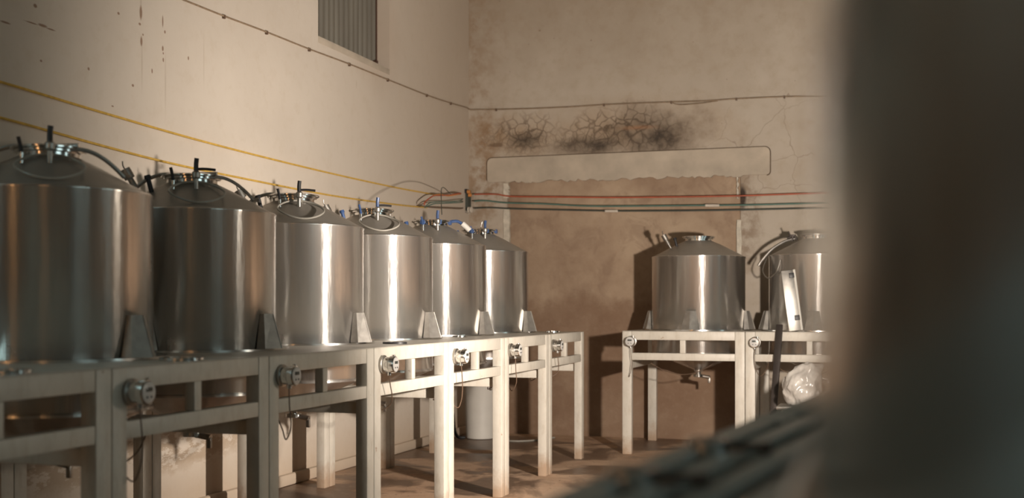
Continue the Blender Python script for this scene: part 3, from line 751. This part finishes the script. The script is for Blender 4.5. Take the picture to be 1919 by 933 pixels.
# ------------------------------------------------------------------ loose things
# white drum in the far left corner
p = pix(893, 816, Z=0); dr = thing('plastic_drum', 'tall white plastic drum on the floor under the far end of the left row', 'drum', (-4.56, 12.86, 0))
MB().lathe([(.15, 0), (.165, .01), (.175, .3), (.182, .62), (.19, .64), (.19, .66), (.18, .665)], 48).build('body', M['plastic'], dr)
MB().lathe([(.186, .666), (.194, .672), (.194, .69), (.18, .698)], 48).build('lid', M['plastic'], dr)
hz_ = [(-4.78, 12.62, .72), (-4.80, 12.55, .5), (-4.79, 12.58, .3), (-4.78, 12.60, .12), (-4.76, 12.66, .03), (-4.70, 12.72, .02)]
tag(MB().tube([Vector(p_) for p_ in hz_], .018, 8).build('rubber_hose', M['black']), 'black rubber hose hanging down the wall beside the white drum', 'hose')
tag(MB().tube([Vector(p_) for p_ in [(-4.5, 13.2, .012), (-4.3, 12.75, .012), (-4.1, 12.6, .012), (-3.9, 12.72, .012), (-3.75, 13.1, .012)]], .010, 8).build('floor_hose', M['hose']), 'thin pale hose curving over the floor in front of the back wall', 'hose')
# broken bricks near the left wall
for i, (x_, y_, a_, lb_) in enumerate(((-4.45, 7.55, 25, 'broken red brick on the floor under the second stand of the left row'), (-4.6, 7.35, -15, 'second broken red brick lying against the left wall'))):
    mb = MB(); mb.box((-.10, -.05, 0), (.09, .05, .065), bev=.008); mb.box((-.06, -.045, .0655), (.10, .05, .12), bev=.01)
    for v in mb.v: v += Vector((random.uniform(-.006, .006), random.uniform(-.006, .006), 0))
    o = mb.build('broken_brick', M['brick']); o.location = (x_, y_, 0); o.rotation_euler = (0, 0, rad(a_)); tag(o, lb_, 'brick')
# grommets / clamp rings left lying on the stands
disc_l = ['flat steel ring lying on the nearest stand top at the photo left edge', 'flat steel ring lying on the stand front edge before the second tank', 'flat dark ring lying on the stand before the fourth tank', 'small steel clamp lying before the fifth tank', 'small steel clamp lying on the last stand of the left row']
for i, (px, py, r_) in enumerate(((34, 698, .10), (385, 674, .10), (740, 643, .08), (862, 631, .06), (1036, 622, .07))):
    p = pix(px, py, Z=TH+.004)
    p.x = min(p.x, XF-.02-r_); p.z = TH+.0125 if False else TH+.001
    mb = MB(); mb.lathe([(r_*.72, 0), (r_, 0), (r_, .012), (r_*.72, .012)], 40, cap0=False, cap1=False)
    n_ = len(mb.v)//4
    mb.add([mb.v[k].copy() for k in range(n_)]+[mb.v[3*n_+k].copy() for k in range(n_)], [(k, (k+1) % n_, n_+(k+1) % n_, n_+k) for k in range(n_)])
    o = mb.build('clamp_ring', M['black'] if i == 2 else M['chrome']); o.location = p; tag(o, disc_l[i], 'ring', 'loose clamp rings')
# steel panel leaning on the second back tank
pn = thing('steel_cover', 'narrow bright steel cover leaning against the half-hidden back tank', 'cover', (-.93, BF+.06, TH+.016))
pn.rotation_euler = (rad(-4), rad(-7), rad(12))
MB().box((-.10, -.006, 0), (.02, .008, .60), bev=.003).build('panel', M['dull'], pn)
MB().tube([(.026, -.006, 0), (.026, -.006, .60)], .012, 10, smooth=False).build('rolled_edge', M['plastic'], pn)
for z_ in (.10, .52):
    MB().box((-.03, -.02, z_), (.02, -.0065, z_+.05), bev=.003).build('hinge', M['black'], pn)
# iron bar leaning on the back stand
pA = pix(1461, 622, Y=BF-.02); pB = Vector((pA.x-.06, BF-.35, .0))
mb = MB(); dv = (pA+Vector((0, 0, .06)))-pB; q = dv.to_track_quat('Z', 'Y').to_matrix().to_4x4()
mb.box((-.032, -.014, 0), (.032, .014, dv.length), bev=.003)
for v in mb.v: v.rotate(q.to_3x3())
o = mb.build('iron_bar', M['steelbar']); o.location = pB+Vector((0, 0, .012)); tag(o, 'dark flat iron bar leaning against the front of the right back stand', 'bar')
# crumpled white bag on a low steel stool
st = thing('work_stool', 'low grey steel stool carrying the crumpled white bag', 'stool', (-.83, 11.1, -.08))
MB().box((-.22, -.2, .66), (.22, .2, .69), bev=.006).build('seat', M['dull'], st)
for sx in (-1, 1):
    for sy in (-1, 1): MB().cyl((sx*.19, sy*.17, .08), (sx*.17, sy*.15, .659), .014).build('leg', M['dull'], st)
bm = bmesh.new(); bmesh.ops.create_icosphere(bm, subdivisions=5, radius=1)
from mathutils import noise as mn
for v in bm.verts:
    p = v.co.copy(); n_ = mn.fractal(p*1.6, 1.0, 2.0, 4)*.16+abs(mn.noise(p*3.1))*.14
    v.co = Vector((p.x*.17, p.y*.15, p.z*.22))*(1+n_)
    if v.co.z < -.16: v.co.z = -.16
    v.co.x += max(0, v.co.z)*.25
    v.co.z += .16
me = bpy.data.meshes.new('plastic_bag'); bm.to_mesh(me); bm.free(); me.materials.append(M['bag']); me.shade_smooth()
o = bpy.data.objects.new('plastic_bag', me); C.collection.objects.link(o); o.location = (-.83, 11.1, .612); tag(o, 'crumpled white plastic bag in front of the right back stand', 'bag')

# ------------------------------------------------------------------ the work lamp itself (stands behind the foreground tank)
lt = thing('work_lamp', 'work lamp on a tripod hidden behind the blurred foreground tank', 'lamp', (LAMP.x, LAMP.y, 0))
dirl = (LAMP_AIM-LAMP).normalized(); az = math.atan2(dirl.y, dirl.x)
hd = MB().box((-.24, -.10, -.09), (-.16, .10, .09), bev=.01).build('lamp_head', M['black'], lt); hd.location = (0, 0, LAMP.z); hd.rotation_euler = (0, 0, az)
df = MB().lathe([(.001, -.055), (.028, -.047), (.047, -.028), (.055, 0), (.047, .028), (.028, .047), (.001, .055)], 24).build('bulb_dome', M['lampface'], lt)
df.location = dirv(az)*-.135+Vector((0, 0, LAMP.z))
bk = dirv(az)*-.20
MB().cyl((bk.x, bk.y, .35), (bk.x, bk.y, LAMP.z-.085), .012).build('pole', M['black'], lt)
for k in range(3):
    v_ = dirv(az+k*2*PI/3)*.26
    MB().cyl((bk.x, bk.y, .42), (bk.x+v_.x, bk.y+v_.y, .008), .009).build('leg', M['black'], lt)
